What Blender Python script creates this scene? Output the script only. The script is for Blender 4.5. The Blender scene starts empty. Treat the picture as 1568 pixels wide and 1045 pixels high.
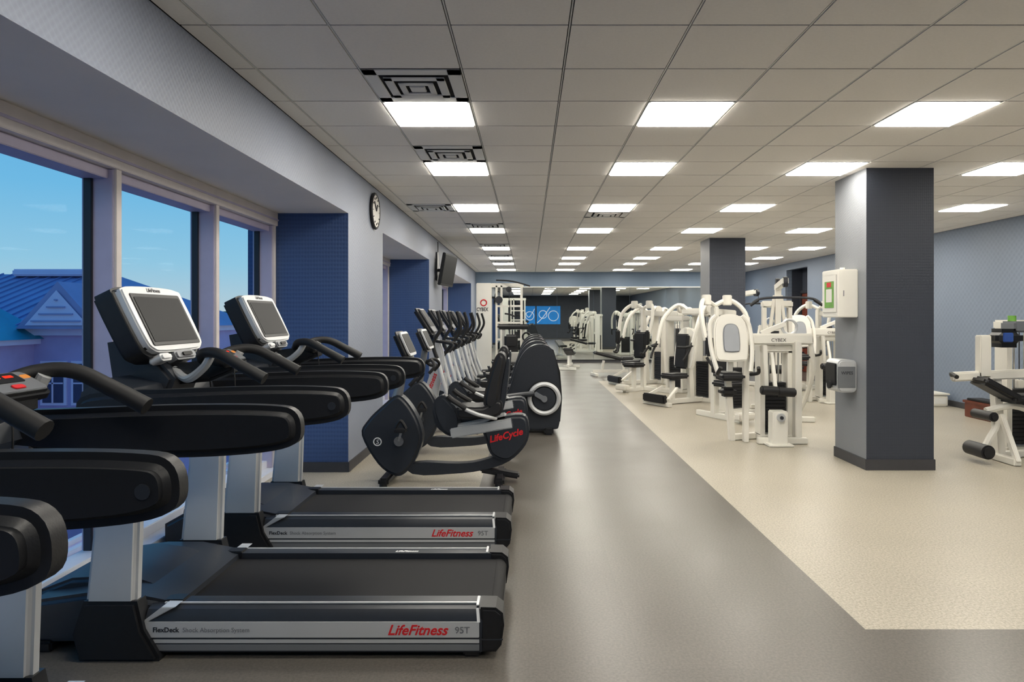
import bpy, bmesh, math, random
from mathutils import Matrix, Vector
random.seed(4)
sc = bpy.context.scene
V = Vector
# ------------------------------------------------------------------ materials
def lin(c):
    out = []
    for v in c[:3]:
        v = v / 255.0
        out.append(v / 12.92 if v <= 0.04045 else ((v + 0.055) / 1.055) ** 2.4)
    return (out[0], out[1], out[2], 1.0)

def mat(name, col, rough=0.5, metal=0.0, spec=0.5, ns=0, na=0.0, bump=0.0, bs=200, col2=None, emis=0, coat=0):
    m = bpy.data.materials.new(name); m.use_nodes = True
    nt = m.node_tree; N = nt.nodes; L = nt.links
    p = N['Principled BSDF']
    p.inputs['Base Color'].default_value = lin(col)
    p.inputs['Roughness'].default_value = rough
    p.inputs['Metallic'].default_value = metal
    p.inputs['Specular IOR Level'].default_value = spec
    p.inputs['Coat Weight'].default_value = coat
    tc = N.new('ShaderNodeTexCoord')
    if ns:
        n = N.new('ShaderNodeTexNoise'); n.inputs['Scale'].default_value = ns; n.inputs['Detail'].default_value = 4
        L.new(tc.outputs['Object'], n.inputs['Vector'])
        mx = N.new('ShaderNodeMix'); mx.data_type = 'RGBA'
        c = lin(col)
        c2 = lin(col2) if col2 else tuple(max(0, x * (1 - na)) for x in c[:3]) + (1,)
        c1 = c if col2 else tuple(min(1, x * (1 + na)) for x in c[:3]) + (1,)
        mx.inputs['A'].default_value = c1; mx.inputs['B'].default_value = c2
        rp = N.new('ShaderNodeMapRange'); rp.inputs['From Min'].default_value = .3; rp.inputs['From Max'].default_value = .7
        L.new(n.outputs['Fac'], rp.inputs['Value']); L.new(rp.outputs['Result'], mx.inputs['Factor'])
        L.new(mx.outputs['Result'], p.inputs['Base Color'])
    if bump:
        n2 = N.new('ShaderNodeTexNoise'); n2.inputs['Scale'].default_value = bs
        L.new(tc.outputs['Object'], n2.inputs['Vector'])
        b = N.new('ShaderNodeBump'); b.inputs['Strength'].default_value = bump; b.inputs['Distance'].default_value = .01
        L.new(n2.outputs['Fac'], b.inputs['Height']); L.new(b.outputs['Normal'], p.inputs['Normal'])
    if emis:
        p.inputs['Emission Color'].default_value = lin(col); p.inputs['Emission Strength'].default_value = emis
    return m

def emat(name, col, s):
    m = bpy.data.materials.new(name); m.use_nodes = True
    nt = m.node_tree; nt.nodes.clear()
    e = nt.nodes.new('ShaderNodeEmission'); o = nt.nodes.new('ShaderNodeOutputMaterial')
    e.inputs[0].default_value = lin(col); e.inputs[1].default_value = s
    nt.links.new(e.outputs[0], o.inputs[0]); return m

def wallpaper(name, col, dk=.17, rough=.5, scale=34, spec=.45):
    """embossed wallcovering: small woven diamond pattern with soft sheen"""
    m = mat(name, col, rough, spec=spec)
    nt = m.node_tree; N = nt.nodes; L = nt.links; p = N['Principled BSDF']
    tc = N.new('ShaderNodeTexCoord')
    mp = N.new('ShaderNodeMapping'); mp.inputs['Rotation'].default_value = (math.radians(45), 0, 0)
    L.new(tc.outputs['Object'], mp.inputs['Vector'])
    vo = N.new('ShaderNodeTexVoronoi'); vo.inputs['Scale'].default_value = scale; vo.inputs['Randomness'].default_value = .12
    L.new(mp.outputs['Vector'], vo.inputs['Vector'])
    no = N.new('ShaderNodeTexNoise'); no.inputs['Scale'].default_value = 1.3; no.inputs['Detail'].default_value = 3
    L.new(tc.outputs['Object'], no.inputs['Vector'])
    mx = N.new('ShaderNodeMix'); mx.data_type = 'RGBA'
    c = lin(col)
    mx.inputs['A'].default_value = tuple(x * (1 - dk) for x in c[:3]) + (1,)
    mx.inputs['B'].default_value = tuple(x * (1 + dk) for x in c[:3]) + (1,)
    ad = N.new('ShaderNodeMath'); ad.operation = 'ADD'
    ml = N.new('ShaderNodeMath'); ml.operation = 'MULTIPLY'; ml.inputs[1].default_value = .9
    L.new(vo.outputs['Distance'], ml.inputs[0]); L.new(ml.outputs[0], ad.inputs[0])
    m2 = N.new('ShaderNodeMath'); m2.operation = 'MULTIPLY'; m2.inputs[1].default_value = .4
    L.new(no.outputs['Fac'], m2.inputs[0]); L.new(m2.outputs[0], ad.inputs[1])
    L.new(ad.outputs[0], mx.inputs['Factor']); L.new(mx.outputs['Result'], p.inputs['Base Color'])
    b = N.new('ShaderNodeBump'); b.inputs['Strength'].default_value = .5; b.inputs['Distance'].default_value = .008
    L.new(vo.outputs['Distance'], b.inputs['Height']); L.new(b.outputs['Normal'], p.inputs['Normal'])
    return m

def floormat(name, c1, c2, rough, seam=None):
    m = mat(name, c1, rough, spec=.5)
    nt = m.node_tree; N = nt.nodes; L = nt.links; p = N['Principled BSDF']
    tc = N.new('ShaderNodeTexCoord')
    n = N.new('ShaderNodeTexNoise'); n.inputs['Scale'].default_value = 75; n.inputs['Detail'].default_value = 6; n.inputs['Roughness'].default_value = .7
    L.new(tc.outputs['Object'], n.inputs['Vector'])
    n3 = N.new('ShaderNodeTexNoise'); n3.inputs['Scale'].default_value = 1.4; n3.inputs['Detail'].default_value = 3
    L.new(tc.outputs['Object'], n3.inputs['Vector'])
    rp = N.new('ShaderNodeMapRange'); rp.inputs['From Min'].default_value = .4; rp.inputs['From Max'].default_value = .6
    L.new(n.outputs['Fac'], rp.inputs['Value'])
    mx = N.new('ShaderNodeMix'); mx.data_type = 'RGBA'
    mx.inputs['A'].default_value = lin(c1); mx.inputs['B'].default_value = lin(c2)
    L.new(rp.outputs['Result'], mx.inputs['Factor'])
    mr = N.new('ShaderNodeMapRange'); mr.inputs['To Min'].default_value = .9; mr.inputs['To Max'].default_value = 1.1
    L.new(n3.outputs['Fac'], mr.inputs['Value'])
    mm = N.new('ShaderNodeMix'); mm.data_type = 'RGBA'; mm.blend_type = 'MULTIPLY'; mm.inputs['Factor'].default_value = 1
    L.new(mx.outputs['Result'], mm.inputs['A']); L.new(mr.outputs['Result'], mm.inputs['B'])
    out = mm.outputs['Result']
    if seam:
        br = N.new('ShaderNodeTexBrick'); br.offset = .5
        br.inputs['Color1'].default_value = (1, 1, 1, 1); br.inputs['Color2'].default_value = (.93, .93, .93, 1)
        br.inputs['Mortar'].default_value = (.84, .84, .84, 1); br.inputs['Scale'].default_value = 1
        br.inputs['Mortar Size'].default_value = .002; br.inputs['Brick Width'].default_value = 1.0; br.inputs['Row Height'].default_value = .5
        mp = N.new('ShaderNodeMapping'); mp.inputs['Rotation'].default_value = (0, 0, math.pi / 2)
        L.new(tc.outputs['Object'], mp.inputs['Vector']); L.new(mp.outputs['Vector'], br.inputs['Vector'])
        m4 = N.new('ShaderNodeMix'); m4.data_type = 'RGBA'; m4.blend_type = 'MULTIPLY'; m4.inputs['Factor'].default_value = 1
        L.new(out, m4.inputs['A']); L.new(br.outputs['Color'], m4.inputs['B']); out = m4.outputs['Result']
        # sheen variation between planks
        r2 = N.new('ShaderNodeMapRange'); r2.inputs['To Min'].default_value = rough - .06; r2.inputs['To Max'].default_value = rough + .08
        L.new(n3.outputs['Fac'], r2.inputs['Value']); L.new(r2.outputs['Result'], p.inputs['Roughness'])
    L.new(out, p.inputs['Base Color'])
    return m

M_tile = mat('ceiling_tile', (250, 246, 240), .9, spec=.1, ns=60, na=.02, bump=.15, bs=300)
M_grid = mat('ceiling_grid', (50, 49, 48), .8)
M_lamp = emat('lamp_diffuser', (255, 249, 237), 25)
M_frame = mat('lamp_frame', (225, 225, 222), .5)
M_vent = mat('vent_metal', (236, 236, 233), .5)
M_dark = mat('dark_void', (30, 30, 32), .9)
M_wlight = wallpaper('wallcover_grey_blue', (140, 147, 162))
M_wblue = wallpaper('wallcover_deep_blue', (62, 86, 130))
M_soff = mat('soffit_paint', (240, 232, 220), .8, ns=3, na=.02)
M_wright = wallpaper('wallcover_slate_blue', (114, 126, 144), scale=14, dk=.12)
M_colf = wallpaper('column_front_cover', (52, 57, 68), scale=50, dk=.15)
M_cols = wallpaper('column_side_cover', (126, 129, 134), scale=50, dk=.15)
M_wback = wallpaper('wallcover_back', (108, 126, 146), scale=20, dk=.12)
M_wrear = mat('rear_wall_paint', (80, 84, 92), .8, ns=4, na=.05)
M_base = mat('baseboard_rubber', (62, 62, 66), .5, ns=20, na=.05)
M_fd = floormat('floor_taupe', (103, 98, 91), (84, 80, 74), .3, seam=True)
M_fl = floormat('floor_beige', (182, 175, 160), (146, 139, 124), .36)
M_al = mat('window_aluminium', (190, 182, 204), .4, .0, ns=8, na=.04)
M_al2 = mat('window_head_metal', (222, 214, 210), .5, .0, ns=8, na=.04)
M_sill = mat('window_sill_white', (225, 228, 235), .5, ns=8, na=.03)
M_black = mat('black_plastic', (25, 26, 29), .42, spec=.4, ns=40, na=.1, bump=.05)
M_black2 = mat('charcoal_plastic', (38, 42, 49), .4, ns=30, na=.06)
M_rub = mat('black_rubber_grip', (19, 19, 21), .6, ns=30, na=.1)
M_belt = mat('treadmill_belt', (27, 27, 29), .7, spec=.25, ns=250, na=.25, bump=.15, bs=500)
M_sil = mat('silver_paint', (200, 202, 204), .38, .35, ns=6, na=.02)
M_sil2 = mat('silver_dark', (128, 131, 136), .35, .4, ns=6, na=.02)
M_chr = mat('polished_steel', (215, 215, 215), .18, 1, ns=6, na=.02)
M_scr = mat('lcd_screen', (24, 25, 28), .5, spec=.2, ns=2, na=.1)
M_wht = mat('white_enamel', (232, 229, 220), .35, ns=5, na=.02)
M_lgr = mat('light_grey_vinyl', (160, 164, 170), .5, ns=5, na=.04)
M_pad = mat('black_vinyl_pad', (25, 25, 28), .5, ns=20, na=.08)
M_red = mat('red_print', (205, 26, 34), .5, ns=5, na=.02)
M_ink = mat('dark_print', (34, 36, 44), .5, ns=5, na=.02)
M_wink = mat('white_print', (225, 225, 225), .5, ns=5, na=.02)
M_led = emat('led_red', (255, 60, 40), 1.2)
M_ledg = emat('led_green', (120, 220, 120), .8)
M_ledo = emat('display_orange', (250, 160, 80), .8)
M_mir = mat('mirror_glass', (216, 222, 220), .0, 1)
M_wood = mat('door_wood', (96, 42, 26), .4, ns=6, na=.25)
M_green = mat('aed_green', (110, 165, 70), .4, ns=9, na=.2)
M_lblue = mat('light_blue_plastic', (50, 80, 150), .4, ns=9, na=.1)
def glass():
    m = bpy.data.materials.new('window_glass'); m.use_nodes = True
    nt = m.node_tree; N = nt.nodes; N.clear(); L = nt.links
    t = N.new('ShaderNodeBsdfTransparent'); t.inputs[0].default_value = (.97, .98, .99, 1)
    g = N.new('ShaderNodeBsdfGlossy'); g.inputs['Roughness'].default_value = .01
    mx = N.new('ShaderNodeMixShader'); o = N.new('ShaderNodeOutputMaterial')
    mx.inputs[0].default_value = .002
    L.new(t.outputs[0], mx.inputs[1]); L.new(g.outputs[0], mx.inputs[2]); L.new(mx.outputs[0], o.inputs[0])
    return m
M_glass = glass()

# ------------------------------------------------------------------ mesh builder
MXZ = Matrix(((1, 0, 0, 0), (0, 0, -1, 0), (0, 1, 0, 0), (0, 0, 0, 1)))
MYZ = Matrix(((0, 0, 1, 0), (1, 0, 0, 0), (0, 1, 0, 0), (0, 0, 0, 1)))
def cat(pts, n=6, closed=False):
    P = [V((p[0], p[1], p[2] if len(p) > 2 else 0)) for p in pts]; out = []
    L = len(P)
    rng = range(L) if closed else range(L - 1)
    for i in rng:
        if closed:
            a, b, c, d = P[(i - 1) % L], P[i], P[(i + 1) % L], P[(i + 2) % L]
        else:
            a, b, c, d = P[max(i - 1, 0)], P[i], P[i + 1], P[min(i + 2, L - 1)]
        for k in range(n):
            t = k / n
            out.append(.5 * ((2 * b) + (c - a) * t + (2 * a - 5 * b + 4 * c - d) * t * t + (3 * b - a - 3 * c + d) * t ** 3))
    if not closed: out.append(P[-1])
    return out
def rrect(w, h, r, n=5, cx=0, cy=0):
    out = []
    for (sx, sy, a0) in ((1, 1, 0), (-1, 1, 90), (-1, -1, 180), (1, -1, 270)):
        for k in range(n + 1):
            a = math.radians(a0 + 90 * k / n)
            out.append((cx + sx * (w / 2 - r) + r * math.cos(a), cy + sy * (h / 2 - r) + r * math.sin(a)))
    return out
class MB:
    def __init__(s): s.bm = bmesh.new(); s.mats = []
    def mi(s, m):
        if m not in s.mats: s.mats.append(m)
        return s.mats.index(m)
    def add(s, t, m, M=None, recalc=True):
        if recalc: bmesh.ops.recalc_face_normals(t, faces=t.faces[:])
        if M is not None: t.transform(M)
        k = s.mi(m); mp = {}
        for v in t.verts: mp[v] = s.bm.verts.new(v.co)
        for f in t.faces:
            try:
                nf = s.bm.faces.new([mp[v] for v in f.verts]); nf.material_index = k
            except ValueError: pass
        t.free()
    def box(s, x0, x1, y0, y1, z0, z1, m, bev=0, M=None, seg=2):
        t = bmesh.new(); bmesh.ops.create_cube(t, size=1)
        for v in t.verts:
            v.co = V(((x0 + x1) / 2 + v.co.x * (x1 - x0), (y0 + y1) / 2 + v.co.y * (y1 - y0), (z0 + z1) / 2 + v.co.z * (z1 - z0)))
        if bev: bmesh.ops.bevel(t, geom=t.edges[:], offset=bev, segments=seg, affect='EDGES', clamp_overlap=True)
        s.add(t, m, M)
    def prism(s, pts, a, b, m, M=None, bev=0, seg=2):
        t = bmesh.new()
        lo = [t.verts.new((p[0], p[1], a)) for p in pts]; hi = [t.verts.new((p[0], p[1], b)) for p in pts]
        f1 = t.faces.new(lo[::-1]); f2 = t.faces.new(hi); n = len(pts)
        for i in range(n): t.faces.new((lo[i], lo[(i + 1) % n], hi[(i + 1) % n], hi[i]))
        bmesh.ops.recalc_face_normals(t, faces=t.faces[:])
        if bev:
            es = list(set(list(f1.edges) + list(f2.edges)))
            bmesh.ops.bevel(t, geom=es, offset=bev, segments=seg, affect='EDGES', clamp_overlap=True)
        s.add(t, m, M)
    def pxz(s, pts, y0, y1, m, bev=0, M=None, seg=2):
        s.prism(pts, -y1, -y0, m, (M @ MXZ) if M is not None else MXZ, bev, seg)
    def pyz(s, pts, x0, x1, m, bev=0, M=None):
        s.prism(pts, x0, x1, m, (M @ MYZ) if M is not None else MYZ, bev)
    def tube(s, pts, r, m, n=0, seg=10, ell=1.0, M=None):
        P = cat(pts, n) if n else [V(p) for p in pts]
        L = len(P); rs = r if isinstance(r, (list, tuple)) else [r]
        t = bmesh.new(); rings = []
        T0 = (P[1] - P[0]).normalized(); ref = V((0, 0, 1)) if abs(T0.z) < .9 else V((1, 0, 0))
        u = T0.cross(ref).normalized()
        for i in range(L):
            T = (P[min(i + 1, L - 1)] - P[max(i - 1, 0)]).normalized()
            u = (u - T * u.dot(T)).normalized(); w = T.cross(u)
            q = i / (L - 1) * (len(rs) - 1); k = min(int(q), len(rs) - 2) if len(rs) > 1 else 0
            rr = rs[0] if len(rs) == 1 else rs[k] + (rs[k + 1] - rs[k]) * (q - k)
            rings.append([t.verts.new(P[i] + u * (rr * ell * math.cos(2 * math.pi * j / seg)) + w * (rr * math.sin(2 * math.pi * j / seg))) for j in range(seg)])
        for i in range(L - 1):
            for j in range(seg):
                t.faces.new((rings[i][j], rings[i][(j + 1) % seg], rings[i + 1][(j + 1) % seg], rings[i + 1][j]))
        t.faces.new(rings[0][::-1]); t.faces.new(rings[-1])
        s.add(t, m, M)
    def bar(s, p0, p1, w, h, m, bev=.006, M=None):
        p0, p1 = V(p0), V(p1); d = p1 - p0; l = d.length; x = d.normalized()
        up = V((0, 0, 1)) if abs(x.z) < .95 else V((0, 1, 0))
        y = up.cross(x).normalized(); z = x.cross(y)
        R = Matrix((x, y, z)).transposed().to_4x4(); R.translation = p0
        s.box(0, l, -w / 2, w / 2, -h / 2, h / 2, m, bev, (M @ R) if M is not None else R)
    def cyl(s, p0, p1, r, m, seg=24, bev=0, M=None, r2=None):
        p0, p1 = V(p0), V(p1); d = p1 - p0
        t = bmesh.new(); bmesh.ops.create_cone(t, cap_ends=True, segments=seg, radius1=r, radius2=r if r2 is None else r2, depth=d.length)
        if bev:
            es = [e for e in t.edges if any(len(f.verts) > 4 for f in e.link_faces)]
            bmesh.ops.bevel(t, geom=es, offset=bev, segments=2, affect='EDGES')
        R = d.to_track_quat('Z', 'Y').to_matrix().to_4x4(); R.translation = (p0 + p1) / 2
        s.add(t, m, (M @ R) if M is not None else R)
    def ring(s, c, axis, R, r, m, seg=32, M=None):
        c = V(c); a = V(axis).normalized(); u = a.orthogonal().normalized(); w = a.cross(u)
        t = bmesh.new(); rg = []
        for i in range(seg):
            th = 2 * math.pi * i / seg; d = u * math.cos(th) + w * math.sin(th)
            rg.append([t.verts.new(c + d * (R + r * math.cos(2 * math.pi * j / 8)) + a * (r * math.sin(2 * math.pi * j / 8))) for j in range(8)])
        for i in range(seg):
            for j in range(8):
                t.faces.new((rg[i][j], rg[i][(j + 1) % 8], rg[(i + 1) % seg][(j + 1) % 8], rg[(i + 1) % seg][j]))
        s.add(t, m, M)
    def text(s, body, size, m, M, shear=0, off=0):
        cu = bpy.data.curves.new('txt', 'FONT'); cu.body = body; cu.size = size; cu.shear = shear; cu.extrude = .0008; cu.offset = off
        cu.resolution_u = 3
        o = bpy.data.objects.new('txt', cu); sc.collection.objects.link(o)
        dg = bpy.context.evaluated_depsgraph_get(); me = o.evaluated_get(dg).to_mesh()
        t = bmesh.new(); t.from_mesh(me); o.evaluated_get(dg).to_mesh_clear()
        bpy.data.objects.remove(o); s.add(t, m, M, recalc=False)
    def mesh(s, name, ang=.6):
        bm = s.bm
        bm.normal_update()
        for f in bm.faces: f.smooth = True
        for e in bm.edges:
            if len(e.link_faces) == 2:
                if e.calc_face_angle(0) > ang: e.smooth = False
        me = bpy.data.meshes.new(name); bm.to_mesh(me); bm.free()
        for m in s.mats: me.materials.append(m)
        return me
    def done(s, name, loc=(0, 0, 0), rz=0):
        return place(s.mesh(name), name, loc, rz)
def place(me, name, loc=(0, 0, 0), rz=0, scale=None):
    o = bpy.data.objects.new(name, me); sc.collection.objects.link(o)
    o.location = loc; o.rotation_euler = (0, 0, math.radians(rz))
    if scale: o.scale = scale
    return o

# ------------------------------------------------------------------ room
H = 3.05; XL = -1.8; XR = 7.3; YB = 23.0; YN = -3.0; SZ = 2.58
b = MB()
xs = [-2.8, -.45, 1.665, XR + .6]; ys = [YN - .1, 3.38, 6.15, 16.4, YB + .1]
for i in range(3):
    for j in range(4):
        light = (i == 2 and j in (1, 2)) or (i == 0 and j >= 2)
        b.box(xs[i], xs[i + 1], ys[j], ys[j + 1], -.12, 0, M_fl if light else M_fd)
b.done('floor')
T = .62
LX = [-1.03, .83, 2.69, 4.55, 5.79]
LY = [4.75 - 8 * T, 4.75 - 4 * T, 4.75, 6.61, 9.09, 11.57, 14.67, 17.15, 19.01, 21.49]
def key(x, y): return (round((x + 1.03) / T), round((y - 4.75) / T))
lights = {key(x, y): (x, y) for x in LX for y in LY if not (x > 5.5 and y < 8)}
vents = {}
for y in (4.75 - T, 6.61 - T, 11.57 - T, 14.67 - T, 17.15 - T, 19.01 - T): vents[key(-1.03, y)] = (-1.03, y)
vents[key(-1.65, 9.09)] = (-1.65, 9.09)
vents[key(.83, 9.09 + T)] = (.83, 9.09 + T)
b = MB()
b.box(-2.8, XR + .6, YN - .1, YB + .1, H + .012, H + .15, M_grid)
g = .007
t = bmesh.new()
for i in range(-2, 15):
    for j in range(-14, 31):
        x0 = -1.03 + i * T; y0 = 4.75 + j * T; x1 = x0 + T; y1 = y0 + T
        if (i, j) in lights or (i, j) in vents: continue
        x0 = max(x0, XL); x1 = min(x1, XR); y0 = max(y0, YN); y1 = min(y1, YB)
        if x1 - x0 < .03 or y1 - y0 < .03: continue
        a = [t.verts.new(p) for p in ((x0 + g + .002, y0 + g, H), (x1 - g - .002, y0 + g, H), (x1 - g - .002, y1 - g, H), (x0 + g + .002, y1 - g, H))]
        c = [t.verts.new((v.co.x, v.co.y, H + .012)) for v in a]
        t.faces.new(a[::-1])
        for k in range(4): t.faces.new((a[k], a[(k + 1) % 4], c[(k + 1) % 4], c[k]))
b.add(t, M_tile, recalc=False)
for i in range(-1, 15):
    x = -1.03 + i * T
    if XL < x < XR: b.box(x - .0035, x + .0035, YN, YB, H + .002, H + .012, M_frame)
b.done('ceiling')
b = MB()
w = T / 2 - .008
b.box(-w, w, -w, w, H + .001, H + .011, M_frame)
for sx in (-1, 1):
    b.box(min(sx * w, sx * (w - .014)), max(sx * w, sx * (w - .014)), -w, w, H - .003, H + .004, M_frame)
    b.box(-w, w, min(sx * w, sx * (w - .014)), max(sx * w, sx * (w - .014)), H - .003, H + .004, M_frame)
q = w - .016
b.box(-q, q, -q, q, H - .012, H - .001, M_lamp)
lampme = b.mesh('ceiling_light_panel')
for (x, y) in lights.values(): place(lampme, 'ceiling_light_panel', (x + T / 2, y + T / 2, 0))
b = MB()
b.box(-w, w, -w, w, H + .004, H + .011, M_dark)
for k, (r0, r1, dz) in enumerate(((w, w - .085, 0), (w - .11, w - .165, -.010), (w - .19, w - .23, -.018))):
    for s in (-1, 1):
        b.box(min(s * r0, s * r1), max(s * r0, s * r1), -r0, r0, H - .006 + dz, H + .002 + dz, M_vent, .003)
        b.box(-r0, r0, min(s * r0, s * r1), max(s * r0, s * r1), H - .006 + dz, H + .002 + dz, M_vent, .003)
b.box(-.05, .05, -.05, .05, H - .024, H - .012, M_vent, .004)
ventme = b.mesh('ceiling_vent')
for (x, y) in vents.values(): place(ventme, 'ceiling_vent', (x + T / 2, y + T / 2, 0))
piers = [(YN, -1.2), (6.8, 8.4), (12.3, 14.1), (21.2, YB)]
def quad(b, pts, m):
    t = bmesh.new(); t.faces.new([t.verts.new(p) for p in pts]); b.add(t, m, recalc=False)
def shell(b, x0, x1, y0, y1, z0, z1, mx, my, mz):
    quad(b, [(x1, y0, z0), (x1, y1, z0), (x1, y1, z1), (x1, y0, z1)], mx)
    quad(b, [(x0, y0, z0), (x0, y0, z1), (x0, y1, z1), (x0, y1, z0)], mx)
    quad(b, [(x0, y0, z0), (x1, y0, z0), (x1, y0, z1), (x0, y0, z1)], my)
    quad(b, [(x0, y1, z0), (x0, y1, z1), (x1, y1, z1), (x1, y1, z0)], my)
    quad(b, [(x0, y0, z0), (x0, y1, z0), (x1, y1, z0), (x1, y0, z0)], mz)
    quad(b, [(x0, y0, z1), (x1, y0, z1), (x1, y1, z1), (x0, y1, z1)], mz)
b = MB()
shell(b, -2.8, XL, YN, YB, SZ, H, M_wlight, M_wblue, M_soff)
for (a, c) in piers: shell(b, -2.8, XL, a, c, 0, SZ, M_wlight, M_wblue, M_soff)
b.done('wall_left')
b = MB()
for (a, c) in piers:
    b.box(-2.62, XL + .012, a - .012, c + .012, 0, .1, M_base, .003)
b.done('baseboard_left')
spans = [(-1.2, 6.8), (8.4, 12.3), (14.1, 21.2)]
mull = [[-1.16, .1, 1.45, 2.8, 4.19, 5.52, 6.76], [8.44, 9.7, 11.0, 12.26], [14.14, 15.5, 16.9, 18.3, 19.7, 21.16]]
for k, ((a, c), ms) in enumerate(zip(spans, mull)):
    b = MB()
    b.box(-2.72, -2.50, a, c, 2.45, SZ, M_al2, .004)
    b.box(-2.72, -2.56, a, c, 2.39, 2.45, M_al, .004)
    b.box(-2.515, -2.49, a, c, 2.50, 2.515, M_al, .002)
    b.box(-2.8, -2.47, a, c, 0, .06, M_sill, .004)
    b.box(-2.72, -2.58, a, c, .06, .13, M_sill, .004)
    for y in ms:
        b.box(-2.72, -2.53, y - .04, y + .04, .06, 2.45, M_al, .004)
        b.box(-2.535, -2.515, y - .028, y + .028, .06, 2.5, M_al2, .003)
        b.box(-2.70, -2.65, y - .058, y + .058, .06, 2.42, M_ink, .003)
    quad(b, [(-2.668, a, .06), (-2.668, c, .06), (-2.668, c, 2.42), (-2.668, a, 2.42)], M_glass)
    b.done('window_%d' % (k + 1))
b = MB()
b.box(XR, XR + .15, YN, 17.9, 0, H, M_wright); b.box(XR, XR + .15, 19.35, YB, 0, H, M_wright)
b.box(XR, XR + .15, 17.9, 19.35, 2.86, H, M_wright)
b.done('wall_right')
b = MB()
b.box(XR + .45, XR + .55, 17.8, 19.45, 0, H, M_colf)
b.box(XR + .15, XR + .5, 17.8, 17.9, 0, H, M_colf); b.box(XR + .15, XR + .5, 19.35, 19.45, 0, H, M_colf)
b.done('door_recess_1')  # back and side walls of the door recess
b = MB()
b.box(XR + .38, XR + .445, 18.0, 19.2, 0.01, 2.2, M_wood, .01)
b.box(XR + .34, XR + .445, 17.92, 18.0, 0.01, 2.26, M_ink, .01); b.box(XR + .34, XR + .445, 19.2, 19.28, 0.01, 2.26, M_ink, .01)
b.box(XR + .34, XR + .445, 17.92, 19.28, 2.2, 2.28, M_ink, .01)
b.bar((XR + .35, 18.15, 1.0), (XR + .35, 18.3, 1.0), .02, .02, M_chr)
b.done('door_1')
b = MB()
b.box(XR - .012, XR, YN, 17.9, 0, .1, M_base); b.box(XR - .012, XR, 19.35, YB, 0, .1, M_base); b.done('baseboard_right')
b = MB(); b.box(-2.8, XR + .1, YB, YB + .15, 0, H, M_wback); b.done('wall_far')
b = MB(); b.box(-1.8, XR, YB - .02, YB, 0, .08, M_base); b.done('baseboard_far')
b = MB(); b.box(-2.8, XR + .1, YN - .15, YN, 0, H, M_wrear); b.done('wall_near')
b = MB()
x = -1.5
while x < 5.8:
    b.box(x + .003, x + 1.22, YB - .015, YB - .004, .1, 2.53, M_mir); x += 1.223
b.box(-1.52, x + .02, YB - .02, YB - .002, 2.53, 2.56, M_vent); b.box(-1.52, x + .02, YB - .03, YB - .002, .07, .1, M_dark)
b.done('wall_mirror')
b = MB()
M_art = mat('artwork_blue_glow', (30, 140, 225), .5, ns=2, na=.1, emis=.35)  # low emission added so the blue panels glow; they are no lamp
M_artw = mat('artwork_white_glow', (240, 245, 250), .5, ns=2, na=.02, emis=.4)  # white strokes get an added glow too
y = YN + .03
b.box(-.35, .45, YN, y, 1.0, 2.3, M_art, .005); b.box(.55, 2.25, YN, y, 1.0, 2.3, M_art, .005)
for (cx, cz, r) in ((.05, 1.6, .3), (1.0, 1.7, .28), (1.75, 1.6, .36)):
    b.ring((cx, y + .005, cz), (0, 1, 0), r, .025, M_artw, 28)
b.tube([(.6, y + .005, 1.1), (1.0, y + .005, 1.5), (1.5, y + .005, 2.2)], .025, M_artw, 6); b.tube([(-.3, y + .005, 1.9), (.0, y + .005, 1.5), (.4, y + .005, 2.1)], .025, M_artw, 6)
b.done('wall_art')
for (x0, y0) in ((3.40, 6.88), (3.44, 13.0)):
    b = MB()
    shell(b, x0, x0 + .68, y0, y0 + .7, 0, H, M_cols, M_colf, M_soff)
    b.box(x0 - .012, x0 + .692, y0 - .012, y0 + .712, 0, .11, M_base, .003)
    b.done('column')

# ------------------------------------------------------------------ wall things
b = MB()
b.cyl((0, 0, 0), (.03, 0, 0), .19, M_wht, 40)
b.ring((.02, 0, 0), (1, 0, 0), .195, .018, M_black, 48)
b.cyl((0, 0, 0), (.02, 0, 0), .205, M_black, 40)
for k in range(12):
    a = k * math.pi / 6; c, s = math.cos(a), math.sin(a)
    b.bar((.033, .14 * s, .14 * c), (.033, .165 * s, .165 * c), .012, .003, M_ink, 0)
b.bar((.035, 0, 0), (.035, .05, .08), .014, .004, M_ink, 0); b.bar((.036, 0, 0), (.036, -.1, .1), .01, .004, M_ink, 0)
b.done('wall_clock', (XL + .001, 7.9, 2.77))
b = MB()
Mt = Matrix.Translation((.22, 0, 0)) @ Matrix.Rotation(math.radians(-7), 4, 'Z') @ Matrix.Rotation(math.radians(10), 4, 'Y')
b.box(-.03, .03, -.5, .5, -.31, .31, M_black, .01, Mt)
b.box(.03, .034, -.47, .47, -.27, .28, M_scr, 0, Mt)
b.box(-.07, -.03, -.25, .25, -.2, .2, M_black2, .015, Mt)
b.bar((.0, 0, 0), (.2, 0, 0), .05, .06, M_black2); b.box(0, .03, -.12, .12, -.2, .35, M_black2, .005)
b.tube([(.02, .03, .3), (.02, .05, .45), (.02, .03, .56)], .008, M_black, 4)
b.done('wall_television', (XL, 13.3, 2.45))
b = MB()
b.box(-.21, 0, -.19, .19, -.25, .25, M_wht, .008)
b.box(-.216, -.21, -.16, .16, -.2, .2, M_wht, .004)
b.box(-.219, -.216, -.11, .11, -.15, .13, M_green, .002)
b.box(-.221, -.219, -.07, .07, -.09, .05, M_wht, .002); b.box(-.222, -.219, -.05, .05, .07, .12, M_red, .001)
b.cyl((-.1, -.05, .25), (-.1, -.05, .275), .025, M_wht, 16)
b.box(-.155, -.145, -.192, -.189, -.03, .03, M_sil2, .001)
b.done('defibrillator_cabinet', (3.40, 7.24, 1.79))
b = MB()
b.pxz(rrect(.2, .34, .05, cx=-.1), -.15, .15, M_sil, .015)
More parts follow.
